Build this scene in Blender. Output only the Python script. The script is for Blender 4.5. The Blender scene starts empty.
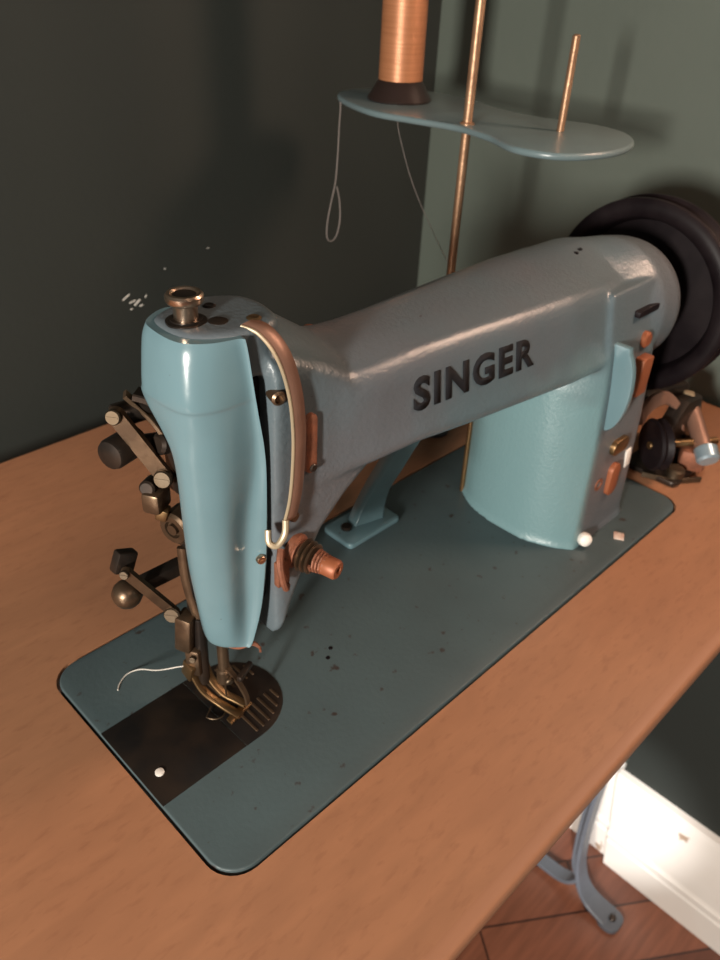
import bpy, bmesh, math, random
from mathutils import Vector, Matrix, noise
random.seed(7)
PI = math.pi
SC = bpy.context.scene
COL = SC.collection
FLOOR = 0.75            # the table top stands 0.75 m over the floor; machine coordinates are millimetres from the bed's front left corner

def W(x, y, z): return Vector((x / 1000, y / 1000, z / 1000 + FLOOR))

# ------------------------------------------------------------------ materials
def mat(name, base, rough=0.5, metal=0.0, var=None, vscale=30, vmix=0.5, bump=0.0, bscale=200, coat=0.0, spec=0.5,
        vlo=0.4, vhi=0.65, stretch=(1, 1, 1), spots=None, sscale=60, slo=0.68, shi=0.72, rvar=0.0, alpha=None):
    m = bpy.data.materials.new(name); m.use_nodes = True
    n = m.node_tree.nodes; l = m.node_tree.links
    b = n['Principled BSDF']
    b.inputs['Roughness'].default_value = rough
    b.inputs['Metallic'].default_value = metal
    b.inputs['Coat Weight'].default_value = coat
    b.inputs['Coat Roughness'].default_value = 0.12
    b.inputs['Specular IOR Level'].default_value = spec
    tc = n.new('ShaderNodeTexCoord'); mp = n.new('ShaderNodeMapping'); mp.inputs['Scale'].default_value = stretch
    l.new(tc.outputs['Object'], mp.inputs['Vector'])
    col = None
    def mixin(prev, prevcol, color, scale, lo, hi, amount, detail=6):
        t = n.new('ShaderNodeTexNoise'); t.inputs['Scale'].default_value = scale; t.inputs['Detail'].default_value = detail
        l.new(mp.outputs[0], t.inputs['Vector'])
        r = n.new('ShaderNodeMapRange'); r.inputs[1].default_value = lo; r.inputs[2].default_value = hi
        r.inputs[3].default_value = 0; r.inputs[4].default_value = amount
        l.new(t.outputs['Fac'], r.inputs[0])
        x = n.new('ShaderNodeMix'); x.data_type = 'RGBA'
        l.new(r.outputs[0], x.inputs[0])
        if prev is None: x.inputs[6].default_value = (*prevcol, 1)
        else: l.new(prev, x.inputs[6])
        x.inputs[7].default_value = (*color, 1)
        return x.outputs[2], r.outputs[0]
    if var is not None: col, _ = mixin(None, base, var, vscale, vlo, vhi, vmix)
    if spots is not None:
        col, _ = mixin(col, base, spots, sscale, slo, shi, 0.9, 3)
    if col is None: b.inputs['Base Color'].default_value = (*base, 1)
    else: l.new(col, b.inputs['Base Color'])
    if rvar:
        t = n.new('ShaderNodeTexNoise'); t.inputs['Scale'].default_value = 40
        l.new(mp.outputs[0], t.inputs['Vector'])
        r = n.new('ShaderNodeMapRange'); r.inputs[3].default_value = rough - rvar; r.inputs[4].default_value = rough + rvar
        l.new(t.outputs['Fac'], r.inputs[0]); l.new(r.outputs[0], b.inputs['Roughness'])
    if bump:
        t = n.new('ShaderNodeTexNoise'); t.inputs['Scale'].default_value = bscale; t.inputs['Detail'].default_value = 4
        l.new(mp.outputs[0], t.inputs['Vector'])
        bp = n.new('ShaderNodeBump'); bp.inputs['Strength'].default_value = bump; bp.inputs['Distance'].default_value = 0.001
        l.new(t.outputs['Fac'], bp.inputs['Height']); l.new(bp.outputs[0], b.inputs['Normal'])
    return m

M = {}
M['paint'] = mat('turquoise_enamel', (0.125, 0.208, 0.235), 0.22, var=(0.105, 0.18, 0.205), vscale=25, bump=0.12, bscale=120, spots=(0.07, 0.06, 0.05), sscale=210, slo=0.75, shi=0.78)
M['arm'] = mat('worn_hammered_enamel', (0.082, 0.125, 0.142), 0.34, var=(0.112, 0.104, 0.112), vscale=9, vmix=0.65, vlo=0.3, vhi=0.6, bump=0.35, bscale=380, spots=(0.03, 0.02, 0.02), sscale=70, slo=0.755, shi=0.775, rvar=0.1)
def arm_painted_shade(m):
    # shading painted in: column's left side keeps a lit turquoise, the rest is greyed
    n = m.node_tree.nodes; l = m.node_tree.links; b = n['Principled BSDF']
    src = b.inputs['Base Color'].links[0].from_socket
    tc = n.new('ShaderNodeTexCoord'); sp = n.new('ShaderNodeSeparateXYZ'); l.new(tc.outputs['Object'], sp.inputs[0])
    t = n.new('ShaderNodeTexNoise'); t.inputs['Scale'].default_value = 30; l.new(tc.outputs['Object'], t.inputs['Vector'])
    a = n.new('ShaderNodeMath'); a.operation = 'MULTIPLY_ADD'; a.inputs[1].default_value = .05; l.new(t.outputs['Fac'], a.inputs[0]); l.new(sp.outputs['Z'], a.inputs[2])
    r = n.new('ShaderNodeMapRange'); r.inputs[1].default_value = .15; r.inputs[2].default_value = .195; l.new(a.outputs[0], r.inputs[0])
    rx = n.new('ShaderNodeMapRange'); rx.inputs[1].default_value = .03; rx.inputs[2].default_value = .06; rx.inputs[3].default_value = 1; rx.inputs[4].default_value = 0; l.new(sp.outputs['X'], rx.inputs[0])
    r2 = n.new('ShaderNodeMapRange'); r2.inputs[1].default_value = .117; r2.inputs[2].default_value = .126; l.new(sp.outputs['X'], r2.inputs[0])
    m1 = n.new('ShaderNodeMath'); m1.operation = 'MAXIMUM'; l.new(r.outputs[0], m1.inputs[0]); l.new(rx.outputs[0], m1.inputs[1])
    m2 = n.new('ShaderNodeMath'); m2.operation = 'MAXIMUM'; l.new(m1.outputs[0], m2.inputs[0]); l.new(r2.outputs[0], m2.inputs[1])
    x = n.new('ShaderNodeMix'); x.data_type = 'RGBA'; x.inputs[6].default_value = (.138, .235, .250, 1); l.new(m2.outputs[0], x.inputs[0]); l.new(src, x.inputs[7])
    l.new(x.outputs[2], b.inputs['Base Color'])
arm_painted_shade(M['arm'])
M['bed'] = mat('dark_teal_enamel', (0.064, 0.091, 0.096), 0.42, var=(0.050, 0.068, 0.072), vscale=14, bump=0.15, bscale=300, spots=(0.035, 0.022, 0.018), sscale=110, slo=0.66, shi=0.72, rvar=0.08)
M['black_plate'] = mat('blackened_steel', (0.010, 0.0085, 0.008), 0.42, 0.3, var=(0.035, 0.022, 0.014), vscale=30, vmix=0.7, rvar=0.1)
M['dark'] = mat('oily_dark_steel', (0.025, 0.020, 0.017), 0.35, 0.6, var=(0.07, 0.045, 0.03), vscale=60)
M['brown_steel'] = mat('oil_browned_steel', (0.16, 0.105, 0.065), 0.36, 0.8, var=(0.05, 0.03, 0.02), vscale=90, bump=0.2)
M['steel'] = mat('aged_steel', (0.12, 0.092, 0.064), 0.5, 0.95, var=(0.08, 0.052, 0.03), vscale=100)
M['nickel'] = mat('worn_nickel', (0.62, 0.46, 0.34), 0.28, 1.0, var=(0.30, 0.17, 0.09), vscale=120, vlo=0.5, vhi=0.7)
M['brass'] = mat('tarnished_brass', (0.20, 0.128, 0.06), 0.42, 0.9, var=(0.22, 0.12, 0.06), vscale=80)
M['copper'] = mat('copper_coloured_metal', (0.27, 0.15, 0.105), 0.45, 0.4, var=(0.19, 0.10, 0.07), vscale=60)
M['rust'] = mat('rusty_iron', (0.26, 0.095, 0.05), 0.6, 0.35, var=(0.10, 0.045, 0.03), vscale=130, bump=0.4, bscale=600)
M['orange'] = mat('rust_orange_metal', (0.30, 0.095, 0.04), 0.5, 0.3, var=(0.25, 0.08, 0.04), vscale=120)
M['cream'] = mat('cream_edge', (0.33, 0.27, 0.18), 0.4, 0.2, var=(0.42, 0.3, 0.18), vscale=90)
M['black'] = mat('black_cast_iron', (0.006, 0.004, 0.005), 0.45, 0.0, spec=.12, var=(0.02, 0.015, 0.016), vscale=30)
M['letter'] = mat('black_lettering', (0.012, 0.012, 0.014), 0.75, spec=.15)
M['rod'] = mat('brassy_rod', (0.42, 0.25, 0.15), 0.4, 0.7, var=(0.22, 0.12, 0.07), vscale=60, bump=0.3)
M['thread'] = mat('copper_thread', (0.44, 0.185, 0.085), 0.4, 0.35, var=(0.30, 0.11, 0.045), vscale=12, stretch=(1, 1, 60), vmix=.5, bump=0.3, bscale=20)
M['spool_black'] = mat('black_plastic', (0.02, 0.012, 0.010), 0.3)
M['spool_in'] = mat('dark_card', (0.05, 0.035, 0.03), 0.7)
M['grey_thread'] = mat('grey_thread', (0.20, 0.17, 0.155), 0.8)
M['white_thread'] = mat('white_thread', (0.62, 0.58, 0.52), 0.8)
M['white'] = mat('white_plastic', (0.78, 0.74, 0.68), 0.45)
M['paper'] = mat('stained_paper', (0.62, 0.50, 0.42), 0.8, var=(0.45, 0.2, 0.14), vscale=200)
M['skirting'] = mat('white_gloss_paint', (0.72, 0.68, 0.63), 0.35, var=(0.62, 0.56, 0.5), vscale=8, spots=(0.30, 0.2, 0.13), sscale=28, slo=0.70, shi=0.74)
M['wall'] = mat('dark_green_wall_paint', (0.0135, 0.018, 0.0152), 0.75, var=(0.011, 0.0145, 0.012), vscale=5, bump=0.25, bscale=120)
M['wall_lit'] = mat('lit_green_wall_paint', (0.088, 0.106, 0.088), 0.6, var=(0.075, 0.092, 0.076), vscale=6, bump=0.25, bscale=120)  # the walls' green made lighter, stronger light put into the colour
M['stand'] = mat('greyed_turquoise_enamel', (0.125, 0.175, 0.185), 0.3, var=(0.11, 0.14, 0.145), vscale=30, bump=0.1)
M['iron'] = mat('blue_grey_iron_paint', (0.105, 0.118, 0.14), 0.45, var=(0.075, 0.082, 0.095), vscale=20, bump=0.2)
M['clip'] = mat('blue_steel', (0.30, 0.40, 0.46), 0.35, 0.5)
M['chip'] = mat('white_plaster', (0.55, 0.53, 0.48), 0.9)

def wood_table():
    m = mat('brown_wood_laminate', (0.40, 0.20, 0.108), 0.42)
    n = m.node_tree.nodes; l = m.node_tree.links; b = n['Principled BSDF']
    tc = n.new('ShaderNodeTexCoord'); mp = n.new('ShaderNodeMapping'); mp.inputs['Scale'].default_value = (5.0, 22, 22)
    l.new(tc.outputs['Object'], mp.inputs[0])
    a = n.new('ShaderNodeTexNoise'); a.inputs['Scale'].default_value = 4; a.inputs['Detail'].default_value = 8; a.inputs['Distortion'].default_value = 0.6
    l.new(mp.outputs[0], a.inputs['Vector'])
    r = n.new('ShaderNodeValToRGB'); e = r.color_ramp.elements
    e[0].position = 0.3; e[0].color = (0.33, 0.155, 0.081, 1); e[1].position = 0.72; e[1].color = (0.395, 0.185, 0.096, 1)
    l.new(a.outputs['Fac'], r.inputs[0])
    s = n.new('ShaderNodeTexNoise'); s.inputs['Scale'].default_value = 9; s.inputs['Detail'].default_value = 5
    l.new(tc.outputs['Object'], s.inputs['Vector'])
    mr = n.new('ShaderNodeMapRange'); mr.inputs[1].default_value = .45; mr.inputs[2].default_value = .7; mr.inputs[4].default_value = .35
    l.new(s.outputs['Fac'], mr.inputs[0])
    x = n.new('ShaderNodeMix'); x.data_type = 'RGBA'; x.inputs[7].default_value = (0.30, 0.130, 0.068, 1)
    l.new(mr.outputs[0], x.inputs[0]); l.new(r.outputs[0], x.inputs[6])
    g = n.new('ShaderNodeTexNoise'); g.inputs['Scale'].default_value = 260; g.inputs['Detail'].default_value = 3
    mp3 = n.new('ShaderNodeMapping'); mp3.inputs['Scale'].default_value = (.35, 1, 1); l.new(tc.outputs['Object'], mp3.inputs[0]); l.new(mp3.outputs[0], g.inputs['Vector'])
    gr = n.new('ShaderNodeMapRange'); gr.inputs[1].default_value = .55; gr.inputs[2].default_value = .75; gr.inputs[4].default_value = .45; l.new(g.outputs['Fac'], gr.inputs[0])
    y = n.new('ShaderNodeMix'); y.data_type = 'RGBA'; y.inputs[7].default_value = (0.235, 0.098, 0.052, 1); l.new(gr.outputs[0], y.inputs[0]); l.new(x.outputs[2], y.inputs[6])
    l.new(y.outputs[2], b.inputs['Base Color'])
    bp = n.new('ShaderNodeBump'); bp.inputs['Strength'].default_value = .12; bp.inputs['Distance'].default_value = .0006
    l.new(a.outputs['Fac'], bp.inputs['Height']); l.new(bp.outputs[0], b.inputs['Normal'])
    return m
M['table'] = wood_table()
M['edge'] = mat('wood_edge_strip', (0.35, 0.160, 0.084), 0.55, var=(0.29, 0.130, 0.069), vscale=6, stretch=(1, 10, 10))

def parquet():
    m = mat('red_brown_parquet', (0.25, 0.09, 0.05), 0.32)
    n = m.node_tree.nodes; l = m.node_tree.links; b = n['Principled BSDF']
    tc = n.new('ShaderNodeTexCoord'); mp = n.new('ShaderNodeMapping'); mp.inputs['Rotation'].default_value = (0, 0, math.radians(35))
    l.new(tc.outputs['Object'], mp.inputs[0])
    br = n.new('ShaderNodeTexBrick'); br.inputs['Scale'].default_value = 1.0
    br.inputs['Brick Width'].default_value = .32; br.inputs['Row Height'].default_value = .075; br.inputs['Mortar Size'].default_value = .0015
    br.inputs['Color1'].default_value = (0.225, 0.082, 0.045, 1); br.inputs['Color2'].default_value = (0.11, 0.037, 0.022, 1); br.inputs['Mortar'].default_value = (0.035, 0.014, 0.01, 1)
    l.new(mp.outputs[0], br.inputs['Vector'])
    mp2 = n.new('ShaderNodeMapping'); mp2.inputs['Rotation'].default_value = (0, 0, math.radians(35)); mp2.inputs['Scale'].default_value = (6, 60, 6)
    l.new(tc.outputs['Object'], mp2.inputs[0])
    t = n.new('ShaderNodeTexNoise'); t.inputs['Scale'].default_value = 2; t.inputs['Detail'].default_value = 6
    l.new(mp2.outputs[0], t.inputs['Vector'])
    x = n.new('ShaderNodeMix'); x.data_type = 'RGBA'; x.blend_type = 'OVERLAY'; x.inputs[0].default_value = .5
    l.new(br.outputs['Color'], x.inputs[6]); l.new(t.outputs['Fac'], x.inputs[7]); l.new(x.outputs[2], b.inputs['Base Color'])
    return m
M['parquet'] = parquet()

# ------------------------------------------------------------------ objects
def base_of(o):
    v = Vector((0, 0, 0))
    while o is not None: v += o.location; o = o.parent
    return v
def link(name, me, m, parent=None, origin=None):
    o = bpy.data.objects.new(name, me); COL.objects.link(o)
    if m is not None:
        me.materials.clear(); me.materials.append(m)
    if parent is not None:
        o.parent = parent; off = base_of(parent)
    else:
        off = W(*origin) if origin is not None else Vector((0, 0, 0)); o.location = off
    me.transform(Matrix.Translation(-off))
    return o
def mk(name, bm, m, parent=None, origin=None, smooth=35, label=None):
    """bm in machine millimetres -> one mesh object in metres"""
    bmesh.ops.recalc_face_normals(bm, faces=bm.faces)
    me = bpy.data.meshes.new(name); bm.to_mesh(me); bm.free()
    me.transform(Matrix.Translation((0, 0, FLOOR)) @ Matrix.Scale(0.001, 4))
    if smooth:
        me.shade_smooth(); me.set_sharp_from_angle(angle=math.radians(smooth))
    o = link(name, me, m, parent, origin)
    if label: o['label'] = label
    return o
def tag(o, label, cat, group=None):
    o['label'] = label; o['category'] = cat
    if group: o['group'] = group
    return o
def thing(name, at, label, cat, group=None):
    o = bpy.data.objects.new(name, None); COL.objects.link(o); o.location = W(*at); o.empty_display_size = .02
    return tag(o, label, cat, group)
def NB(): return bmesh.new()

# ------------------------------------------------------------------ shapes (all append to bm)
def add_faces(bm, vs, faces):
    v = [bm.verts.new(p) for p in vs]
    for f in faces:
        try: bm.faces.new([v[i] for i in f])
        except ValueError: pass
    return v
def frame(d):
    d = Vector(d).normalized()
    a = Vector((0, 0, 1)) if abs(d.z) < .9 else Vector((1, 0, 0))
    u = d.cross(a).normalized(); w = d.cross(u).normalized()
    return u, w, d
def box(bm, c, s, ax=None, bev=0.0, seg=2):
    """box centred c, size s; ax = rotation matrix 3x3 or None"""
    t = bmesh.new(); bmesh.ops.create_cube(t, size=1)
    for v in t.verts: v.co = Vector((v.co.x * s[0], v.co.y * s[1], v.co.z * s[2]))
    if bev: bmesh.ops.bevel(t, geom=t.edges[:], offset=bev, segments=seg, affect='EDGES', profile=.5)
    for v in t.verts:
        p = v.co if ax is None else ax @ v.co
        v.co = p + Vector(c)
    merge(bm, t)
def merge(bm, t):
    me = bpy.data.meshes.new('tmp'); t.to_mesh(me); t.free(); bm.from_mesh(me); bpy.data.meshes.remove(me)
def lathe(bm, prof, c, axis, n=32):
    """prof: list of (radius, distance along axis)"""
    u, w, d = frame(axis); c = Vector(c); rings = []
    for r, h in prof:
        if r < 1e-4: rings.append([bm.verts.new(c + d * h)])
        else: rings.append([bm.verts.new(c + d * h + (u * math.cos(2 * PI * k / n) + w * math.sin(2 * PI * k / n)) * r) for k in range(n)])
    for a, b in zip(rings, rings[1:]):
        for k in range(n):
            k2 = (k + 1) % n
            if len(a) == 1 and len(b) == 1: break
            if len(a) == 1: bm.faces.new((a[0], b[k], b[k2]))
            elif len(b) == 1: bm.faces.new((a[k], b[0], a[k2]))
            else: bm.faces.new((a[k], b[k], b[k2], a[k2]))
    for e in (rings[0], rings[-1]):
        if len(e) > 1: bm.faces.new(e)
def cyl(bm, a, b, r, bev=0.6, n=24):
    a = Vector(a); b = Vector(b); L = (b - a).length; bev = min(bev, r * .4, L * .4)
    lathe(bm, [(r - bev, 0), (r, bev), (r, L - bev), (r - bev, L)], a, b - a, n)
def tube(bm, pts, r, n=10, rr=None):
    pts = [Vector(p) for p in pts]; N = len(pts); rings = []; prev = None
    for i, p in enumerate(pts):
        d = (pts[min(i + 1, N - 1)] - pts[max(i - 1, 0)]).normalized()
        if prev is None: u, w, _ = frame(d)
        else: u = (prev - d * prev.dot(d)).normalized(); w = d.cross(u)
        prev = u; q = rr[i] if rr else r
        rings.append([bm.verts.new(p + (u * math.cos(2 * PI * k / n) + w * math.sin(2 * PI * k / n)) * q) for k in range(n)])
    for a, b in zip(rings, rings[1:]):
        for k in range(n): bm.faces.new((a[k], a[(k + 1) % n], b[(k + 1) % n], b[k]))
    bm.faces.new(rings[0]); bm.faces.new(rings[-1])
def cr(pts, n=8, closed=False):
    P = [Vector(p) for p in pts]; N = len(P); out = []
    for i in range(N if closed else N - 1):
        if closed: a, b, c, d = P[i - 1], P[i], P[(i + 1) % N], P[(i + 2) % N]
        else: a, b, c, d = P[max(i - 1, 0)], P[i], P[i + 1], P[min(i + 2, N - 1)]
        for k in range(n):
            t = k / n
            out.append(.5 * ((2 * b) + (c - a) * t + (2 * a - 5 * b + 4 * c - d) * t * t + (3 * b - a - 3 * c + d) * t ** 3))
    if not closed: out.append(P[-1].copy())
    return out
def loft(bm, secs, cap=True):
    rings = [[bm.verts.new(p) for p in s] for s in secs]; n = len(rings[0])
    for a, b in zip(rings, rings[1:]):
        for k in range(n): bm.faces.new((a[k], a[(k + 1) % n], b[(k + 1) % n], b[k]))
    if cap: bm.faces.new(rings[0]); bm.faces.new(rings[-1])
def prism(bm, outline, a, b, plane='xy', bev=0.0, seg=2):
    """outline 2D extruded from a to b along the third axis"""
    t = bmesh.new()
    def P(u, v, h): return {'xy': (u, v, h), 'xz': (u, h, v), 'yz': (h, u, v)}[plane]
    lo = [t.verts.new(P(u, v, a)) for u, v in outline]; hi = [t.verts.new(P(u, v, b)) for u, v in outline]; n = len(lo)
    f0 = t.faces.new(lo); f1 = t.faces.new(hi)
    for k in range(n): t.faces.new((lo[k], lo[(k + 1) % n], hi[(k + 1) % n], hi[k]))
    bmesh.ops.recalc_face_normals(t, faces=t.faces)
    if bev:
        eds = list(set(f0.edges[:] + f1.edges[:]))
        bmesh.ops.bevel(t, geom=eds, offset=bev, segments=seg, affect='EDGES', profile=.5)
    merge(bm, t)
def rrect(x0, y0, x1, y1, r, n=8):
    out = []
    rs = r if isinstance(r, (tuple, list)) else (r,) * 4
    for (cx, cy, a0), q in zip(((x1, y1, 0), (x0, y1, 90), (x0, y0, 180), (x1, y0, 270)), rs):
        sx = -1 if cx == x1 else 1; sy = -1 if cy == y1 else 1
        for k in range(n + 1):
            a = math.radians(a0 + 90 * k / n)
            out.append((cx + sx * q + q * math.cos(a), cy + sy * q + q * math.sin(a)))
    return out
def ribbon(bm, pts, wdir, width, thick):
    """flat bar swept through pts: width along wdir, thickness across"""
    pts = [Vector(p) for p in pts]; N = len(pts); wd = Vector(wdir).normalized(); secs = []
    for i, p in enumerate(pts):
        d = (pts[min(i + 1, N - 1)] - pts[max(i - 1, 0)]).normalized()
        q = d.cross(wd).normalized(); w2 = width[i] / 2 if isinstance(width, (list, tuple)) else width / 2
        h = thick / 2; e = min(h, w2) * .35
        secs.append([p + wd * a + q * b for a, b in ((-w2 + e, -h), (w2 - e, -h), (w2, -h + e), (w2, h - e), (w2 - e, h), (-w2 + e, h), (-w2, h - e), (-w2, -h + e))])
    loft(bm, secs)
def screw(bm, c, axis, r, h=2.5, slot=True, n=20):
    """slotted cheese-head screw"""
    c = Vector(c); u, w, d = frame(axis)
    lathe(bm, [(r, 0), (r, h * .7), (r * .85, h), (r * .8, h)], c, axis, n)
    if slot:
        ax = Matrix((u, w, d)).transposed()
        box(bm, c + d * (h + .05), (r * 1.5, r * .22, .5), ax)
def voxel(name, bm, size, smooth, m, parent, fac=.5):
    """fuse the closed volumes of bm into one cast surface with soft fillets"""
    bmesh.ops.recalc_face_normals(bm, faces=bm.faces)
    me = bpy.data.meshes.new('tmp'); bm.to_mesh(me); bm.free()
    o = bpy.data.objects.new('tmp', me); COL.objects.link(o)
    r = o.modifiers.new('r', 'REMESH'); r.mode = 'VOXEL'; r.voxel_size = size
    s = o.modifiers.new('s', 'SMOOTH'); s.iterations = smooth; s.factor = fac
    bpy.context.view_layer.update()
    dg = bpy.context.evaluated_depsgraph_get()
    out = bpy.data.meshes.new_from_object(o.evaluated_get(dg)); out.name = name
    bpy.data.objects.remove(o); bpy.data.meshes.remove(me)
    out.transform(Matrix.Translation((0, 0, FLOOR)) @ Matrix.Scale(0.001, 4))
    out.shade_smooth()
    return link(name, out, m, parent)

# ================================================================== SETTING
def plain(name, bm, m, kind='structure', smooth=0, parent=None):
    o = mk(name, bm, m, parent, smooth=smooth)
    if kind and parent is None: o['kind'] = kind
    return o
b = NB(); box(b, (-300, -400, -760), (3400, 3000, 20)); plain('floor', b, M['parquet'])
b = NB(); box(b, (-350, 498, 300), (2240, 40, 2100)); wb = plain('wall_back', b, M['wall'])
b = NB(); box(b, (706, 235, 300), (60, 486, 2100)); plain('wall_right', b, M['wall_lit'])
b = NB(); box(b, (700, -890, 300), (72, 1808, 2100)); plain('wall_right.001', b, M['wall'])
def skirt(name, x, y0, y1, axis='y'):
    prof = [(0, 0), (-17, 0), (-17, 50), (-15, 53), (-15, 56), (-17, 59), (-17, 66), (-14, 70), (-13.5, 74), (-13, 176), (-9, 185), (0, 187)]
    b = NB(); secs = []
    for y in (y0, y1):
        secs.append([Vector((x + px, y + (26 * pz / 187 if y == y1 and y1 < 0 else 0), -750 + pz)) for px, pz in prof])
    loft(b, secs); return plain(name, b, M['skirting'], smooth=30)
skirt('baseboard_right', 664, -1700, -8)
skirt('baseboard_right.001', 676, -30, 478)
b = NB(); box(b, (-400, 471, -660), (2140, 14, 180), bev=3); plain('baseboard_back', b, M['skirting'])
b = NB()     # knocked-off paint flecks on the back wall
for (x, z, sx, sz, a) in ((247, 92, 9, 1.6, .5), (253, 86, 7, 1.5, .2), (258, 84, 8, 2.2, .6), (268, 88, 3, 1.3, 1.0), (251, 79, 3, 1.2, .3), (262, 80, 4, 1.6, .1), (292, 110, 2, 1, 0), (344, 120, 2, 1, 0)):
    box(b, (x, 477.9, z), (sx, .5, sz), Matrix.Rotation(-a, 3, 'Y'), bev=.2, seg=1)
mk('plaster_chip', b, M['chip'], wb, smooth=0, label='small white flecks where the paint is knocked off')

# ================================================================== TABLE
tbl = thing('sewing_table', (300, 165, -750), 'brown wood-grain sewing table with an iron leg carrying the turquoise machine', 'table')
def with_hole(outer, hole, z0, z1, bev=0):
    t = bmesh.new()
    def loop(pts, z): return [t.verts.new((x, y, z)) for x, y in pts]
    def edges(vs): return [t.edges.new((vs[i], vs[(i + 1) % len(vs)])) for i in range(len(vs))]
    A = loop(outer, z1); H = loop(hole, z1); A0 = loop(outer, z0); H0 = loop(hole, z0)
    bmesh.ops.triangle_fill(t, edges=edges(A) + edges(H), use_beauty=True)
    bmesh.ops.triangle_fill(t, edges=edges(A0) + edges(H0), use_beauty=True)
    for a, c in ((A, A0), (H, H0)):
        for i in range(len(a)):
            j = (i + 1) % len(a); t.faces.new((a[i], a[j], c[j], c[i]))
    return t
b = with_hole(rrect(-560, -88, 670, 428, (2, 2, 2, 2), 2), rrect(-1.8, -1.8, 477.6, 183.4, 18.2, 8), -15, -1.2)
mk('tabletop', b, M['table'], tbl, smooth=0)
b = NB()
prism(b, [(-87.9, -15), (-87.9, -1.15), (-93.5, -1.2), (-95.2, -1.8), (-96, -3), (-96, -13.5), (-95, -15)], -560, 670, 'yz')
mk('edge_strip', b, M['edge'], tbl, smooth=50)
def iron_leg(x0):
    lg = NB()
    up = cr([(x0, 14, -15), (x0, 13, -250), (x0, 12, -520), (x0, 8, -640), (x0, -2, -702), (x0, -22, -734), (x0, -58, -744)], 8)
    n = len(up); wd = [22] * n
    for i in range(n):
        if i > n - 20: wd[i] = 22 + (i - (n - 20)) * .7
    ribbon(lg, up, (1, 0, 0), wd, 6)
    rib = cr([(x0 + 4, 14, -18), (x0 + 4, 18, -520), (x0 + 4, 14, -660), (x0 + 4, 4, -715), (x0 + 4, -20, -736)], 8)
    ribbon(lg, rib, (0, 1, .2), 14, 4)
    rear = cr([(x0, -4, -706), (x0, 14, -733), (x0, 50, -741), (x0, 160, -743), (x0, 300, -744)], 8)
    ribbon(lg, rear, (1, 0, 0), 22, 6)
    prism(lg, rrect(x0 - 19, -76, x0 + 17, -44, 13, 6), -750, -741, 'xy', bev=1.5)
    prism(lg, rrect(x0 - 15, 280, x0 + 15, 320, 12, 6), -750, -741, 'xy', bev=1.5)
    ribbon(lg, [(x0, 20, -18), (x0, 20, -60), (x0, 24, -90)], (1, 0, 0), 40, 5)
    box(lg, (x0, 120, -18.2), (36, 300, 6), bev=1.5)
    ribbon(lg, cr([(x0, 300, -744), (x0, 296, -500), (x0, 280, -200), (x0, 260, -18)], 6), (1, 0, 0), 22, 6)
    return lg
leg = mk('leg', iron_leg(577), M['iron'], tbl, smooth=40, label='curved blue-grey painted iron leg')
b = NB(); cyl(b, (577, -62, -743), (577, -62, -737.5), 5, 1); mk('foot_bolt', b, M['dark'], leg)

# ================================================================== SEWING MACHINE
sm = thing('sewing_machine', (238, 90, 0), 'turquoise industrial sewing machine reading SINGER, set into the brown wooden table', 'sewing machine')
b = NB(); prism(b, rrect(0, 0, 476, 181.5, 17, 10), -14, 0, 'xy', bev=1.2, seg=3); bed = mk('bed_plate', b, M['bed'], sm, smooth=30)
b = NB()
prism(b, [(0.4, 57.4), (56, 57.4), (56, 120.8), (0.4, 120.8)], -1, .35, 'xy', bev=.25); mk('slide_plate', b, M['black_plate'], sm)
b = NB()
arc = [(68 + 32 * math.cos(a), 89 + 31.7 * math.sin(a)) for a in [math.radians(-90 + 180 * k / 24) for k in range(25)]]
prism(b, [(56.5, 57.3)] + arc + [(56.5, 120.7)], -1, .4, 'xy', bev=.3)
npl = mk('needle_plate', b, M['black_plate'], sm)
b = NB()
for x in (67, 72, 77, 82, 87, 92):
    h = math.sqrt(max(32 ** 2 - (x - 68) ** 2, 1)) - 4
    for y0, y1 in ((89 - h, 80), (96, 89 + h)):
        if y1 - y0 > 3: box(b, (x, (y0 + y1) / 2, .6), (1.6, y1 - y0, 1.0), bev=.3, seg=1)
mk('feed_ridge', b, M['brown_steel'], npl, label='raised brown ridges of the feed')
b = NB()
lathe(b, [(2.6, .2), (2.6, 1.0), (1.5, 1.3), (0, 1.3)], (10.5, 76, 0), (0, 0, 1), 14); mk('screw', b, M['white'], sm)
b = NB()
for p in ((136, 75), (143, 80)): cyl(b, (p[0], p[1], -.5), (p[0], p[1], .25), 1.5, .1, 12)
mk('oil_hole', b, M['black'], bed)

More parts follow.
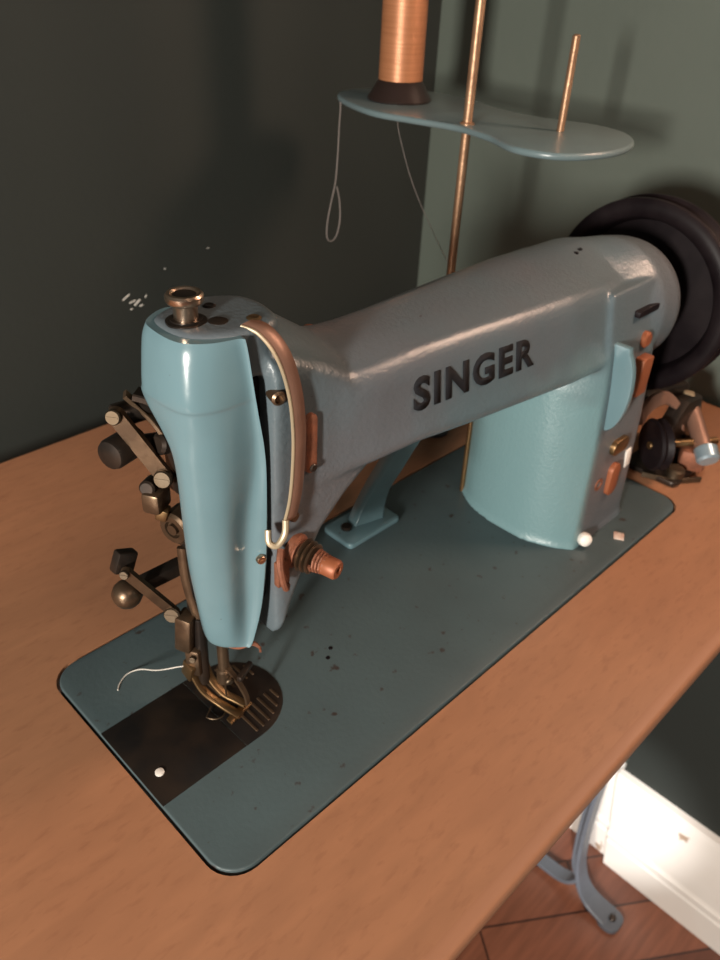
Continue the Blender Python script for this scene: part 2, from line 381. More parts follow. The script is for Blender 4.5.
# --- cast body: arm, column, head
b = NB()
def armsec(x, yf, zb, ye, ze, zt, yb=126):
    """front face leaning back from the lower edge (yf, zb) to the upper edge (ye, ze), a narrow bevel, then the domed top"""
    ya, za = ye - 5.5, ze - 9
    pts = [(yf + 4, zb - 1), (yf, zb + 5), (yf + (ya - yf) * .33, zb + (za - zb) * .33), (yf + (ya - yf) * .7, zb + (za - zb) * .7), (ya, za), (ye - .8, ze - 1), (ye + 4, ze + 1.6), ((ye + 95) / 2, (ze + zt) / 2 + 1.8), (93, zt), (104, zt),
           (yb - 13, zt - 2.5), (yb - 4, zt - 9), (yb, (zb + zt) / 2), (yb - 2, zb + 12), (yb - 12, zb), ((yf + yb) / 2, zb - 3), (yf + 14, zb - 2)]
    return [Vector((x, q.x, q.y)) for q in cr([(y, z, 0) for y, z in pts], 5, True)]
st = [(86, 62.5, 150, 67, 231, 243, 116), (100, 62.5, 149, 67, 228, 240.5, 116), (112, 62, 149, 67, 222, 235.5, 116), (124, 61, 150, 66.5, 216, 227.5, 116), (136, 59, 152, 64.5, 208, 219.5, 116), (150, 56, 153, 63, 207.5, 217.5, 117),
      (180, 51, 156, 62, 208, 216.5, 119), (220, 47, 154, 60, 207.5, 216.5, 122), (270, 43, 152, 57, 206, 216.5, 125), (320, 40, 149, 55, 204.5, 216.5, 127), (360, 40, 147, 56, 201.5, 216), (392, 43, 145, 59, 199, 215.5)]
secs = [armsec(*s) for s in st]
def circ(x, r, cy=84, cz=163):
    out = []
    for q in armsec(x, 44, 132, 59, 193, 209):
        d = Vector((0, q.y - cy, q.z - cz)); out.append(Vector((x, cy, cz)) + d.normalized() * r)
    return out
secs += [circ(424, 48.5, 85, 166), circ(445, 48), circ(455, 45), circ(460, 39)]
loft(b, secs)
# head top, running level over the cover and down into the arm
topo = cr([(58, 111, 0), (52, 101, 0), (53, 84, 0), (62, 74, 0), (75, 69, 0), (90, 69, 0), (100, 75, 0), (104, 92, 0), (100, 107, 0), (82, 116, 0)], 4, True)
loft(b, [[Vector((84 + (p.x - 84) * k, 93 + (p.y - 93) * k, z)) for p in topo] for z, k in ((222, 1.0), (236, 1.0), (242, .97), (245, .9))])
# head front below the arm
prism(b, [(85, 62), (92, 66), (99, 84), (107, 101), (119, 121), (136, 136), (158, 150), (150, 165), (130, 190), (112, 210), (85, 225)], 63, 115.5, 'xz', bev=5, seg=3)
# column
def panel_lean(z):
    for (a, p), (c, q) in (((-1, 0), (100, 3.5)), ((100, 3.5), (150, 8)), ((150, 8), (205, 20.5))):
        if a <= z <= c: return p + (q - p) * (z - a) / (c - a)
def colsec(z, dx=0, d2=0):
    k = max(z, 0) / 195; dyf = panel_lean(z); fx = 9 * k
    pts = [(352 + fx, 29 + dyf), (341 + fx * .5 + dx + d2, 44 + dyf * .5), (333 + dx + d2, 68), (334 + dx, 100), (343 + dx, 126), (362, 143), (405, 145), (433, 130), (440, 95), (436, 60 + dyf * .4), (430, 37 + dyf), (424, 30 + dyf), (420, 29 + dyf), (385, 29 + dyf)]
    P = cr([(x, y, z) for x, y in pts[0:12]], 5, False) + [Vector((x, y, z)) for x, y in pts[12:]]
    return P
loft(b, [colsec(z, a, c) for z, a, c in ((-.5, 0, 0), (4, 0, 0), (40, 0, 0), (90, -1, 1), (130, -3, 5), (158, 0, 9), (190, 4, 10), (197, 6, 12))])
# spreading foot of the column
loft(b, [[Vector((390 + (p.x - 390) * s, 88 + (p.y - 88) * s, z)) for p in colsec(z)] for z, s in ((-.5, 1.045), (2.5, 1.02), (5, 1.0))])
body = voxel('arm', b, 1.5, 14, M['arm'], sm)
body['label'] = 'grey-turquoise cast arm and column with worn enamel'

# lettering on the front of the arm, bold strokes lying on the casting
from mathutils.bvhtree import BVHTree
cast = BVHTree.FromPolygons([v.co.copy() for v in body.data.vertices], [tuple(p.vertices) for p in body.data.polygons])
borg = base_of(body)
def yface(x, z):
    hit = cast.ray_cast(W(x, -80, z) - borg, Vector((0, 1, 0)))[0]
    return (hit.y + borg.y) * 1000 if hit is not None else 60
cu = bpy.data.curves.new('t', 'FONT'); cu.body = 'SINGER'; cu.size = 27; cu.offset = 1.0; cu.space_character = 1.2; cu.resolution_u = 4
to = bpy.data.objects.new('t', cu); COL.objects.link(to); bpy.context.view_layer.update()
tm = bpy.data.meshes.new_from_object(to.evaluated_get(bpy.context.evaluated_depsgraph_get()))
bpy.data.objects.remove(to); bpy.data.curves.remove(cu)
b = NB(); b.from_mesh(tm); bpy.data.meshes.remove(tm)
bmesh.ops.remove_doubles(b, verts=b.verts, dist=.01)
xs = [v.co.x for v in b.verts]; ys = [v.co.y for v in b.verts]; x0, x1 = min(xs), max(xs); h0, h1 = min(ys), max(ys)
TX0, TX1 = 174, 275
g = bmesh.ops.extrude_face_region(b, geom=b.faces[:])['geom']
up = {v for v in g if isinstance(v, bmesh.types.BMVert)}
for v in b.verts:
    x = TX0 + (v.co.x - x0) / (x1 - x0) * (TX1 - TX0); t = (x - TX0) / (TX1 - TX0); z = 176 - 1.0 * t + (v.co.y - h0) / (h1 - h0) * (19.5 - 1.5 * t)
    v.co = Vector((x, yface(x, z) - (0.6 if v in up else -1.6), z))
mk('lettering', b, M['letter'], body, smooth=0, label='bold black capital letters')

# --- face cover, one pressed shell with a bulging upper half and a flange along its front edge
def csec(z, pts):
    return [Vector((q.x, q.y, z)) for q in cr([(x, y, 0) for x, y in pts], 6, True)]
# order: front flange edge, flange root, front corner, middle, back corner, back edge, inner back, inner front
C = [
 (61,  [(70.5, 69.5), (68.5, 71), (63.5, 75), (59.5, 80), (58, 86), (61, 94), (67, 95), (72, 82)]),
 (66,  [(72.5, 68.3), (69.5, 71), (61.5, 73.5), (56, 79.5), (54.5, 86), (59, 95), (69, 96), (74, 82)]),
 (90,  [(77.5, 66), (71.5, 71.3), (60.5, 70.8), (52.5, 77.5), (50.5, 84), (55, 91.5), (70, 95), (78.5, 82)]),
 (120, [(80.8, 65.2), (72.5, 71.2), (60, 69.8), (50.5, 76), (48, 84), (53, 92.5), (70, 95), (80.5, 82)]),
 (150, [(82, 65), (74.5, 70.4), (60, 68.8), (49.5, 75), (47, 83.5), (52, 92), (70, 95), (80.5, 82)]),
 (174, [(82, 65), (77, 68.6), (60, 68.2), (49, 75), (46.5, 83), (51, 91), (70, 95), (80.5, 82)]),
 (188, [(81, 65), (77, 67.8), (59.5, 68.0), (48.5, 75), (46, 83.5), (50, 92.5), (70, 98), (80.5, 82)]),
 (197, [(79.6, 65), (76.5, 67.2), (59, 68.0), (48, 75.5), (45.8, 87), (49.5, 99), (70, 104), (79.5, 83)]),
 (206, [(78.2, 65.2), (75.5, 66.8), (58.5, 68.0), (47.3, 75.5), (45, 93), (49, 107), (70, 112), (78.5, 84)]),
 (212, [(77.3, 65.4), (75, 66.6), (58, 68.0), (46.8, 75.8), (44.5, 96), (49, 111), (70, 116), (77.5, 84)]),
 (215, [(76.9, 65.5), (74.5, 66.3), (57, 67.5), (46, 75.5), (44.2, 95), (48.5, 109.5), (70, 116), (77.5, 84)]),
 (222, [(76.2, 66), (74, 66.6), (57, 68.5), (46.5, 76.5), (45, 96), (49.5, 110), (70, 116), (77, 85)]),
 (237, [(75, 67), (72.5, 67.6), (58.5, 70.8), (49, 79.5), (47.5, 96), (51.5, 110), (70, 116), (76, 88)]),
 (243, [(74.3, 67.8), (71.8, 68.6), (60, 72.3), (51, 81), (49.8, 96.5), (53.8, 109.5), (70, 114.8), (75, 90)]),
]
keys = [csec(z, p) for z, p in C]
# interpolate between keys along z
secs = []
for j in range(len(keys[0])):
    pass
dense = []
cols = [cr([k[j] for k in keys], 5) for j in range(len(keys[0]))]
for i in range(len(cols[0])): dense.append([cols[j][i] for j in range(len(cols))])
b = NB(); loft(b, dense)
cover = mk('face_cover', b, M['paint'], sm, smooth=50, label='glossy turquoise face cover')
def scr(name, c, axis, r, h, m, parent):
    b = NB(); screw(b, c, axis, r, h); return mk(name, b, m, parent)
scr('screw', (77.5, 66.2, 122), (-.25, -1, 0), 2.6, 2.2, M['nickel'], cover)
scr('screw', (61.5, 73, 84), (-.55, -.8, 0), 1.1, .8, M['steel'], cover)
# dark inner housing behind the cover
b = NB(); prism(b, [(73, 78), (78, 78), (90, 95), (90, 230), (70, 230), (70, 100)], 72, 112, 'xz', bev=1.5); mk('inner_housing', b, M['black'], sm)

# thumb screw on top
b = NB()
lathe(b, [(9, 0), (9, 1.0), (7, 1.4), (7, 2)], (64, 94, 244.2), (0, 0, 1)); mk('washer', b, M['dark'], sm)
b = NB()
lathe(b, [(5.2, 0), (5.2, 6), (5.6, 6.8), (7.6, 7.4), (8.2, 8.4), (8.2, 10.6), (7.4, 11.6), (6, 11.7), (5.2, 10.8), (0, 10.4)], (64, 94, 246), (0, 0, 1))
ts = mk('thumb_screw', b, M['nickel'], sm)
b = NB(); lathe(b, [(5.0, 0), (5.0, .5), (0, .6)], (64, 94, 256.4), (0, 0, 1)); mk('screw_recess', b, M['dark'], ts)
for (x, y, r, m, nm) in ((74, 85, 4.4, 'dark', 'oil_cap'), (81, 101, 3.0, 'dark', 'oil_cap'), (88, 78, 3.4, 'brass', 'cap_screw')):
    b = NB(); lathe(b, [(r, 0), (r, .9), (r * .7, 1.5), (0, 1.1)], (x, y, 244.3), (0, 0, 1), 20); mk(nm, b, M[m], sm)
# oil caps on the arm
for (x, y, z, r, m) in ((143, 103, 216.8, 3.0, 'rust'), (218, 100, 215.3, 1.7, 'dark'), (330, 76, 210.6, 1.9, 'black'), (378, 90, 213.6, 3.6, 'black'), (370, 86, 213.4, 1.8, 'black'), (388, 94, 213.6, 2.0, 'black')):
    b = NB(); lathe(b, [(r, -2), (r, .7), (r * .6, 1.1), (0, .9)], (x, y, z), (0, 0, 1), 20); mk('oil_cap', b, M[m], sm)

# take-up guard, a broad curved band over the front of the head
path = cr([(83, 76, 244.5), (87, 69, 242), (91, 62, 232), (94, 58, 215), (95.5, 57, 195), (95, 57, 175), (93, 57, 158), (90, 57.5, 146)], 8)
b = NB(); ribbon(b, path, (1, .18, 0), 8.5, 2.2)
tg = mk('take_up_guard', b, M['copper'], sm, smooth=50, label='copper-coloured curved guard band')
b = NB(); tube(b, [p + Vector((-4.6, -1.2, .3)) for p in path], .85, 8); mk('guard_edge', b, M['cream'], tg, label='pale wire edge')
b = NB(); tube(b, cr([(86, 56, 148), (84, 54.5, 141), (79.5, 55, 136), (77, 58, 137.5), (78.5, 60.5, 143)], 6), 1.7, 10); mk('thread_hook', b, M['cream'], sm)
b = NB(); lathe(b, [(3.6, -4), (3.6, 3), (2.5, 4), (2.5, 1.5), (0, 1.5)], (87.5, 63, 213), (-.3, -1, 0), 20); mk('guide_nut', b, M['brown_steel'], sm)
b = NB(); screw(b, (108, 64, 208), (.1, -1, .3), 3.2, 2.0); mk('screw', b, M['dark'], sm)
b = NB(); screw(b, (94, 61, 144), (.2, -1, 0), 3, 3); mk('screw', b, M['brown_steel'], sm)
# slot with lever on the head front
b = NB(); prism(b, rrect(102.5, 165, 109.5, 198, 3.4, 6), 59, 65, 'xz', bev=.8); mk('slot_lever', b, M['rust'], sm, label='rusty oval lever in the head')
b = NB(); cyl(b, (106.5, 63, 168), (106.5, 58, 168), 2.3); mk('lever_pin', b, M['dark'], sm)

# tension unit
tu = (97, 63.5, 119)
ax = Vector((.25, -1, -.05)).normalized()
b = NB(); lathe(b, [(9.5, 0), (9.5, 3), (8, 4.2), (8, 5)], tu, ax); tn = mk('tension_unit', b, M['rust'], sm, label='rusty thread tension discs and knob')
for k in range(3):
    b = NB(); lathe(b, [(4, 0), (8.6 - k * .3, .5), (9.4 - k * .4, 1.4), (8.6 - k * .3, 1.9), (4, 2.2)], Vector(tu) + ax * (6 + 2.8 * k), ax, 28); mk('tension_disc', b, M['brown_steel'], tn)
b = NB(); tube(b, [Vector(tu) + ax * (14 + 7 * t / 40) + (frame(ax)[0] * math.cos(t * .63) + frame(ax)[1] * math.sin(t * .63)) * (6 - t * .03) for t in range(41)], .8, 6); mk('tension_spring', b, M['rust'], tn)
b = NB(); lathe(b, [(5, 19), (5.4, 20), (5.4, 27), (4.6, 28.2), (2.2, 28.2), (2.2, 26.5), (0, 26.5)], tu, ax, 24); mk('tension_knob', b, M['orange'], tn)
b = NB(); cyl(b, tu, Vector(tu) + ax * 27, 2.2); mk('tension_stud', b, M['brown_steel'], tn)
b = NB()
tube(b, cr([(86, 60, 127), (82, 56, 122), (82, 54, 113), (84, 54, 106), (88, 58, 103)], 6), 1.9, 8)
box(b, (86, 59.5, 112), (8, 4, 16), bev=1); mk('check_lever', b, M['rust'], sm, label='rusty bent check lever')

# --- linkages at the left of the head
def bar(a, c, w, t, n, m, nm, parent=sm):
    """round-ended flat bar from a to c, normal n"""
    a = Vector(a); c = Vector(c); d = (c - a); L = d.length; d.normalize(); nn = Vector(n).normalized(); nn = (nn - d * nn.dot(d)).normalized(); s = nn.cross(d)
    out = []
    for k in range(13):
        an = PI / 2 + PI * k / 12; out.append(a + (d * math.cos(an) + s * math.sin(an)) * w)
    for k in range(13):
        an = -PI / 2 + PI * k / 12; out.append(c + (d * math.cos(an) + s * math.sin(an)) * w)
    b = NB(); loft(b, [[p + nn * h for p in out] for h in (-t / 2, t / 2)])
    return mk(nm, b, m, parent, smooth=40)
F = Vector((-.75, -.55, .2)).normalized()     # faces of the linkage look to the front left
def at(p, k): return tuple(Vector(p) + F * k)
LA, LB = (42, 127, 192), (56, 112.5, 158)
LC, LD = (33, 124, 101), (52, 113, 68)
l1 = bar(LA, LB, 4.2, 3.4, F, M['brown_steel'], 'link_arm')
scr('screw', at(LA, 1.7), F, 3.9, 2.6, M['steel'], l1)
scr('screw', at(LB, 1.7), F, 4.8, 3.2, M['steel'], l1)
l2 = bar(LC, LD, 3.0, 3.2, F, M['brown_steel'], 'link_arm')
scr('screw', at(LC, 1.6), F, 2.6, 2.0, M['steel'], l2)
scr('screw', at(LD, 1.6), F, 4.8, 3.0, M['steel'], l2)
# upper roller with its stud, lower ball knob
b = NB(); lathe(b, [(6.5, -14), (8, -13), (8, 4), (7.2, 6), (4.5, 6.8), (2, 7.2), (0, 7.2)], (41, 128.5, 172), (-.9, -.3, .05), 28); mk('roller', b, M['dark'], sm)
b = NB(); cyl(b, (43, 133, 188), (62, 128, 190), 6.2, 1); mk('pivot_boss', b, M['dark'], sm)
b = NB(); cyl(b, (44, 128, 173), (66, 122, 171), 5, 1); mk('roller_stud', b, M['dark'], sm)
b = NB(); lathe(b, [(0, -8.6), (4, -7.8), (7, -5), (8.4, -1), (8.2, 2.5), (6.5, 5.6), (3.5, 7.7), (0, 8.4)], (34.5, 130, 81), (-.9, -.35, .1), 28); mk('ball_knob', b, M['brown_steel'], sm, label='round dark brown ball knob')
b = NB(); box(b, (50, 127, 85), (34, 8, 8), Matrix.Rotation(-.15, 3, 'Z') @ Matrix.Rotation(-.12, 3, 'Y'), bev=1); mk('side_bar', b, M['dark'], sm)
b = NB(); box(b, (36, 131, 103), (12, 7, 13), Matrix.Rotation(.4, 3, 'Y'), bev=1.5); mk('pivot_block', b, M['dark'], sm)
# curved casting edge behind the links
b = NB(); ribbon(b, cr([(54, 128, 199), (60, 121, 196), (63, 114, 188), (64, 110, 176), (64, 107, 160), (63, 105, 140)], 6), (1, .8, 0), 9, 4); mk('frame_edge', b, M['dark'], sm)
b = NB(); ribbon(b, cr([(50, 131, 199), (58, 122, 186), (62, 114, 172)], 5), (.6, .8, .3), 5, 2.5); mk('link_spring', b, M['brown_steel'], sm)
b = NB(); box(b, (66, 112, 168), (12, 14, 44), bev=2); mk('bracket', b, M['dark'], sm)
b = NB(); box(b, (67, 104, 125), (10, 16, 128), bev=2); mk('gap_backing', b, M['dark'], sm)  # added dark backing that blackens the gap beside the cover
b = NB(); lathe(b, [(4.5, -6), (5.5, -5), (5.5, 2), (4, 3.5)], (59, 117, 174), (-1, -.1, .3), 24); mk('rocker_boss', b, M['dark'], sm)
# middle block and its round clamp
b = NB(); box(b, (51, 115, 146), (14, 10, 12), Matrix.Rotation(.5, 3, 'Z'), bev=2); mk('clamp_block', b, M['brown_steel'], sm)
b = NB(); lathe(b, [(4.2, -6), (4.2, 3), (3.2, 4)], (49, 117, 153), F, 20); mk('clamp_screw', b, M['dark'], sm)
b = NB(); box(b, (52, 112, 138), (7, 6, 7), Matrix.Rotation(.7, 3, 'Z') @ Matrix.Rotation(.3, 3, 'X'), bev=1); mk('clamp_nut', b, M['brass'], sm)
b = NB(); lathe(b, [(6, -9), (9.5, -8), (9.5, 2.5), (8, 4), (5, 4), (4.4, 1.8), (3, 1.8), (3, 4.4), (0, 4.4)], (57, 108, 129), (-.9, -.25, 0), 28); mk('cam_roller', b, M['brown_steel'], sm)
b = NB(); ribbon(b, cr([(57, 106, 116), (57, 106, 100), (58, 105, 84), (60, 102, 66)], 6), (.6, -.75, 0), 5, 2.5); mk('presser_spring', b, M['brown_steel'], sm, smooth=50)
b = NB(); box(b, (62, 106, 92), (8, 8, 60), bev=1.5); mk('presser_guide', b, M['dark'], sm)
b = NB(); cyl(b, (66, 89, 20), (66, 89, 62), 3.3); nb = mk('needle_bar', b, M['brown_steel'], sm)
b = NB(); lathe(b, [(4.6, 0), (4.6, 9), (3.5, 10)], (66, 89, 22), (0, 0, 1), 20); screw(b, (66, 85, 27), (-.2, -1, 0), 2, 2.6, False); mk('needle_clamp', b, M['brown_steel'], nb)
b = NB(); cyl(b, (65, 84, 27), (64, 81, 27), 2.2); mk('clamp_screw', b, M['steel'], nb)
b = NB(); tube(b, [(66, 89, 22), (66, 89, 1)], .55, 8, [.7, .35]); mk('needle', b, M['steel'], nb)
# guard clip under the cover
b = NB(); ribbon(b, cr([(64, 92, 57), (63, 84, 58), (67, 75, 59), (73, 70.5, 61), (76, 68, 58), (77, 68.5, 54)], 6), (0, 0, 1), 3, 1.3); mk('thread_clip', b, M['rust'], sm)
# presser bar, foot and knife
b = NB(); cyl(b, (60, 102, 14), (61, 102, 66), 3.6); pb = mk('presser_bar', b, M['dark'], sm)
b = NB(); box(b, (55, 107, 56), (11, 10, 26), Matrix.Rotation(.45, 3, 'Z') @ Matrix.Rotation(.1, 3, 'X'), bev=1.5); mk('presser_block', b, M['brown_steel'], sm)
b = NB(); box(b, (57, 104, 34), (9, 9, 20), Matrix.Rotation(.5, 3, 'Z'), bev=1.5); mk('foot_clamp', b, M['brown_steel'], pb)
scr('screw', (53, 100, 40), F, 2.0, 1.8, M['steel'], pb)
b = NB(); box(b, (53, 106, 26), (4, 9, 14), Matrix.Rotation(.3, 3, 'X'), bev=1); mk('foot_shank', b, M['brass'], pb)
b = NB()
ribbon(b, cr([(54, 106, 30), (55, 103, 20), (57, 98, 11), (61, 90, 5), (64, 80, 3), (65, 74, 4)], 6), (1, .3, 0), 5, 2)
ribbon(b, cr([(63, 104, 26), (63.5, 100, 16), (66, 92, 8), (70, 84, 5), (72, 78, 4.5)], 6), (1, .3, 0), 5, 2)
ribbon(b, [(58, 76, 2.4), (76, 80, 2.4)], (0, 1, 0), 5, 1.8)
mk('presser_foot', b, M['brass'], sm, smooth=50, label='brassy forked presser foot')
b = NB(); tube(b, [(57, 92, 3) ] + [(57 + 7 * math.cos(a), 92 - 1 + 9 * math.sin(a), 2.2) for a in [math.radians(200 + k * 8) for k in range(24)]], .5, 6); mk('wire_finger', b, M['steel'], sm)
b = NB(); ribbon(b, cr([(66, 86, 34), (69, 82, 26), (72, 78, 14), (72, 76, 7)], 6), (1, .3, 0), 3.5, 1.6); mk('needle_guard', b, M['brown_steel'], sm)
b = NB(); box(b, (74, 80, 30), (14, 3, 4), Matrix.Rotation(.4, 3, 'Z'), bev=.6); mk('guide_finger', b, M['dark'], sm)

# --- lift bracket under the arm
b = NB()
prism(b, rrect(222, 142, 278, 174, 4, 5), 0, 5, 'xy', bev=1.6)
fin = cr([(255, 159, 3), (256, 157, 18), (256, 150, 40), (254, 138, 64), (253, 126, 90), (253, 112, 120), (254, 102, 146)], 6)
n = len(fin); ribbon(b, fin, (1, -.25, 0), [30 - 10 * min(1, i / 12) for i in range(n)], 11)
mk('lift_bracket', b, M['paint'], sm, smooth=45, label='turquoise bent bracket standing on the bed under the arm')
b = NB(); cyl(b, (235, 160, 4.5), (235, 160, 7.5), 4.5); mk('bracket_bolt', b, M['dark'], sm)
b = NB(); cyl(b, (348.8, 136, 0), (350, 138, 132), 2.3); mk('corner_rod', b, M['brass'], sm, label='thin brass rod up the back corner of the column')
b = NB(); cyl(b, (262, 122, 132), (338, 122, 134), 5.5); mk('shaft', b, M['rust'], sm, label='rusty shaft along the underside of the arm')

# --- front of the column
b = NB()
half = [(38 - 17 * math.cos(a) ** .8, 132 + 33 * math.sin(a)) for a in [math.radians(-90 + 150 * k / 20) for k in range(21)]] + [(29, 165)]
prism(b, [(42, 99)] + half + [(46, 165)], 364, 370, 'yz', bev=1.2); mk('thread_guard', b, M['paint'], sm, label='turquoise half-round guard plate on the column')
def colpart(nm, c, r, h, m, ax=(0, -1, 0)):
    b = NB(); lathe(b, [(r, -2), (r, h * .7), (r * .75, h), (0, h)], c, ax, 20); return mk(nm, b, M[m], sm)
colpart('column_screw', (406, 39.5, 157), 6, 4, 'orange')
b = NB(); prism(b, rrect(396, 116, 411, 146, 2, 3), 30, 40, 'xz', bev=1); mk('bracket_plate', b, M['orange'], sm)
b = NB(); prism(b, rrect(380, 72, 402, 84, 5, 4), 28, 35, 'xz', bev=1); mk('latch', b, M['brass'], sm)
b = NB(); prism(b, rrect(385, 34, 398, 62, 6, 6), 27, 34, 'xz', bev=1); mk('red_latch', b, M['orange'], sm, label='red-orange rusty oval latch low on the column')
b = NB(); lathe(b, [(5, -1), (5, .8), (3.2, .8), (3.2, -1)], (373, 30.8, 50), (0, -1, 0), 24); mk('stamp_ring', b, M['rust'], sm, label='small red ring mark')
b = NB(); prism(b, rrect(390, 176, 418, 180.5, 1, 2), 39.5, 46, 'xz', bev=.3); mk('badge', b, M['black'], sm, label='thin black badge')
b = NB(); lathe(b, [(0, -5.5), (3, -5), (5.2, -2.5), (5.6, 0), (5, 2.8), (2.6, 4.8), (0, 5.2)], (361, 25, 7), (-.5, -.8, .2), 20); mk('white_knob', b, M['white'], sm)
b = NB(); box(b, (414, 33, 57), (8, 6, 17), Matrix.Rotation(-.2, 3, 'Y'), bev=1.2); mk('white_switch', b, M['white'], sm)

# --- hand wheel
hw = (498, 90.5, 151)
b = NB()
prof = [(20, -10), (20, -2), (60, 2), (63, -8), (65, -11), (70, -12.5), (75, -12), (78, -9.5), (78.3, -6), (74, -2), (73, 1), (74, 4), (78.3, 8), (78.3, 11), (76, 13.5), (66, 13.5), (62, 10), (20, 9), (20, 16), (0, 16)]
lathe(b, [(0, -10)] + prof, hw, (1, 0, 0), 96)
wheel = mk('hand_wheel', b, M['black'], sm, smooth=40, label='large black hand wheel')
b = NB(); cyl(b, (440, 86, 172), (490, 89, 154), 26, 3, 40); mk('wheel_hub', b, M['black'], wheel)
b = NB()
for s in (-1, 1):
    pts = [(498, 90.5 + s * 72, 151), (498, 90.5 + s * 66, 60), (498, 90.5 + s * 60, -1)]
    pass

# ================================================================== THREAD STAND
PZ = 270
stand = thing('thread_stand', (408, 219, 0), 'turquoise two-lobed thread stand plate on a thin brassy rod behind the machine', 'thread stand')
out = cr([(404, 352, 0), (386, 300, 0), (391, 262, 0), (398, 222, 0), (390, 185, 0), (374, 150, 0), (384, 118, 0), (420, 103, 0), (462, 108, 0), (492, 132, 0), (500, 165, 0), (488, 205, 0), (490, 250, 0), (506, 300, 0), (500, 350, 0), (466, 382, 0), (428, 380, 0)], 6, True)
b = NB(); prism(b, [(p.x, p.y) for p in out], PZ - 5, PZ, 'xy', bev=2.0, seg=3); mk('stand_plate', b, M['stand'], stand, smooth=50)
b = NB(); cyl(b, (408, 219, -1), (408, 219, 450), 3.6, .8); mk('stand_rod', b, M['rod'], stand)
b = NB(); cyl(b, (450, 163, PZ - 4), (450, 163, 334), 2.8, 1); mk('spool_pin', b, M['rod'], stand)
b = NB(); cyl(b, (442, 321, PZ - 4), (442, 321, 420), 3.2, 1); mk('spool_pin', b, M['rod'], stand)
b = NB(); lathe(b, [(5.5, 0), (5.5, 1), (4, 2)], (408, 219, PZ), (0, 0, 1)); mk('rod_collar', b, M['rod'], stand)
b = NB(); lathe(b, [(14, 0), (14, 3), (6, 6)], (408, 219, -1.2), (0, 0, 1)); mk('rod_foot', b, M['iron'], stand)

sp = thing('thread_spool', (442, 321, PZ), 'tall spool of copper-coloured thread on a black base, standing on the turquoise stand plate', 'thread spool')
b = NB(); lathe(b, [(3.6, .3), (27, .3), (27.5, 2), (24, 7), (20, 14), (18, 16), (3.6, 16)], (442, 321, PZ), (0, 0, 1), 48); mk('spool_base', b, M['spool_black'], sp)
b = NB()
pr = [(3.7, 15)]
for k in range(140): pr.append((18.6 + .12 * (k % 2) - k * .004, 16 + k * 1.05))
pr.append((3.7, 164))
lathe(b, pr, (442, 321, PZ), (0, 0, 1), 48); mk('thread_winding', b, M['thread'], sp, smooth=60)
b = NB(); lathe(b, [(3.7, 164), (15, 164), (14, 172), (3.7, 172)], (442, 321, PZ), (0, 0, 1), 32); mk('spool_core', b, M['spool_in'], sp)

# loose threads
b = NB(); SH = Vector((5, -5, 0))
b = NB(); tube(b, [q + SH for q in cr([(407, 366, 264.5), (404, 365, 265), (402, 362, 264), (401, 362, 245), (400, 362, 222), (398, 362, 200), (393, 362, 182), (389, 362, 165), (389, 362, 152), (394, 362, 147), (401, 362, 151), (405, 362, 165), (404, 362, 182), (400, 362, 196)], 6)], .55, 6)
tag(mk('thread_tail', b, M['grey_thread'], origin=(407, 366, 262)), 'grey thread hanging in a loop from the left end of the stand plate', 'thread')
b = NB(); tube(b, cr([(425, 305, 262.4), (421, 300, 250), (422, 280, 210), (424, 250, 170), (424, 222, 138), (408, 213, 120)], 6), .28, 6)
tag(mk('thread_strand', b, M['grey_thread'], origin=(424, 308, 262)), 'thin pale thread running down from under the spool towards the arm', 'thread')
b = NB(); tube(b, cr([(52, 106, 30), (50, 113, 25), (47, 122, 18), (46, 134, 8), (42, 146, 2), (35, 149, .8), (28, 146, .6), (24, 142, .5)], 6), .38, 6)
tag(mk('loose_thread', b, M['white_thread'], origin=(6, 132, 0)), 'short white thread trailing from the presser foot over the corner of the bed', 'thread')

# crumb of paper by the column
b = NB(); box(b, (393, 12, .9), (9, 8, 1.2), Matrix.Rotation(.5, 3, 'Z'), bev=.4)
tag(mk('paper_scrap', b, M['paper'], origin=(393, 12, 0)), 'small stained white paper scrap lying on the bed by the column foot', 'scrap')

# ================================================================== BOBBIN WINDER on the table at the right
bw = thing('bobbin_winder', (560, 45, -1.2), 'dark metal bobbin winder with a blue-capped lever beside the hand wheel', 'bobbin winder')
b = NB(); prism(b, rrect(492, 14, 572, 66, 6, 4), -1.2, 4, 'xy', bev=1.2); mk('base', b, M['dark'], bw)
b = NB(); ribbon(b, [(488, 44, 2), (498, 20, 2), (520, 4, 2)], (0, 0, 1), 5, 2); mk('steel_strip', b, M['steel'], bw)
b = NB(); prism(b, [(512, 4), (566, 4), (572, 30), (560, 58), (530, 62), (508, 40)], 36, 52, 'xz', bev=4); mk('bracket', b, M['dark'], bw)
b = NB(); lathe(b, [(0, -6), (21, -6), (23, -4), (20, 0), (23, 4), (21, 6), (0, 6)], (497, 42, 30), (.8, -.6, 0), 36); mk('winder_wheel', b, M['black'], bw)
b = NB(); cyl(b, (490, 46, 30), (548, 10, 28), 3.5); mk('spindle', b, M['brass'], bw)
b = NB(); ribbon(b, cr([(470, 52, 62), (490, 54, 68), (514, 52, 66), (528, 44, 54), (530, 36, 40)], 6), (0, .3, 1), 12, 5); mk('lever', b, M['copper'], bw)
b = NB(); tube(b, cr([(556, 48, 50), (548, 36, 42), (534, 20, 32), (524, 8, 24)], 5), 7.5, 16); mk('winder_arm', b, M['copper'], bw)
b = NB(); lathe(b, [(8, 0), (10, 1.5), (10, 12), (8, 14), (0, 14)], (529, 12, 28), (-.55, -.65, -.5), 24); mk('lever_cap', b, M['clip'], bw, label='blue-grey metal cap')
b = NB(); box(b, (552, 47, 56), (12, 10, 8), Matrix.Rotation(.5, 3, 'Z'), bev=2); mk('tension_button', b, M['cream'], bw)
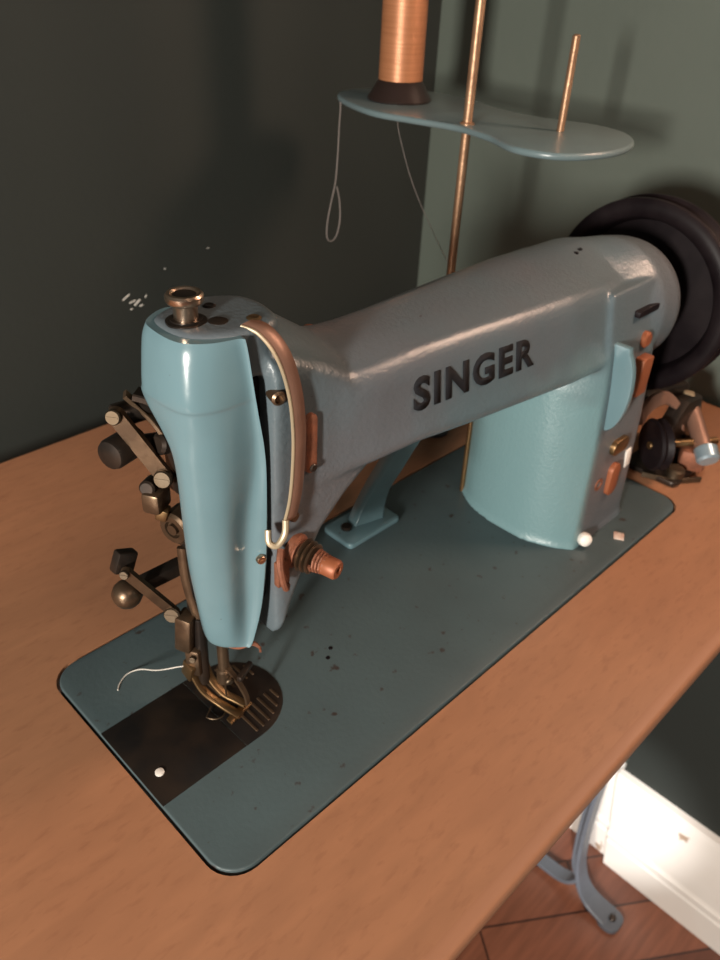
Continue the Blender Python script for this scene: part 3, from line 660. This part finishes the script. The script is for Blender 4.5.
b = NB(); box(b, (534, 66, 58), (62, 18, 16), Matrix.Rotation(-.25, 3, 'Z'), bev=5); mk('top_arm', b, M['dark'], bw)
b = NB(); cyl(b, (505, 22, 3), (505, 22, 12), 8, 1.5); mk('foot_nut', b, M['steel'], bw)
b = NB(); box(b, (535, 22, 14), (34, 22, 20), Matrix.Rotation(.4, 3, 'Z'), bev=4); mk('friction_block', b, M['rust'], bw)

# ================================================================== LIGHT, CAMERA
def area(name, loc, target, sx, sy, power, color, spread=PI):
    L = bpy.data.lights.new(name, 'AREA'); L.shape = 'RECTANGLE'; L.size = sx; L.size_y = sy; L.energy = power; L.color = color; L.spread = spread
    o = bpy.data.objects.new(name, L); COL.objects.link(o); o.location = W(*loc)
    o.rotation_euler = (W(*target) - o.location).to_track_quat('-Z', 'Y').to_euler(); return o
area('window_light', (-1300, -480, 450), (300, 100, 60), .13, .24, 44, (1.0, .93, .84))
area('wall_lamp', (640, -170, 540), (200, 60, 180), .14, .14, 3.6, (1.0, .66, .48))
area('room_lamp', (-200, -1500, 1500), (200, 100, 0), .5, .5, 6, (1.0, .74, .56))
s = bpy.data.lights.new('low_daylight', 'SPOT'); s.energy = 330; s.spot_size = math.radians(6.5); s.spot_blend = .3; s.shadow_soft_size = .03; s.color = (1, .97, .95)
so = bpy.data.objects.new('low_daylight', s); COL.objects.link(so); so.location = W(-1300, -900, 700)
so.rotation_euler = (W(650, 40, -640) - so.location).to_track_quat('-Z', 'Y').to_euler()

w = bpy.data.worlds.new('world'); SC.world = w; w.use_nodes = True
w.node_tree.nodes['Background'].inputs[0].default_value = (.55, .52, .50, 1); w.node_tree.nodes['Background'].inputs[1].default_value = .12

cd = bpy.data.cameras.new('camera'); cam = bpy.data.objects.new('camera', cd); COL.objects.link(cam); SC.camera = cam
cd.sensor_fit = 'HORIZONTAL'; cd.sensor_width = 36; cd.lens = 790.3 / 720 * 36; cd.clip_start = .01; cd.clip_end = 20
r0 = Vector((0.70710968, -0.70578949, 0.04309404)); r1 = Vector((-0.37410536, -0.42512924, -0.82420283)); r2 = Vector((0.60003424, 0.56668009, -0.56465263))
R = Matrix((r0, -r1, -r2)).transposed().to_4x4()
cam.matrix_world = Matrix.Translation(W(-112.23, -179.61, 383.08)) @ R
cd.dof.use_dof = True; cd.dof.focus_distance = .37; cd.dof.aperture_fstop = 18
SC.view_settings.view_transform = 'Standard'; SC.view_settings.look = 'None'; SC.view_settings.gamma = 1; SC.view_settings.exposure = 0
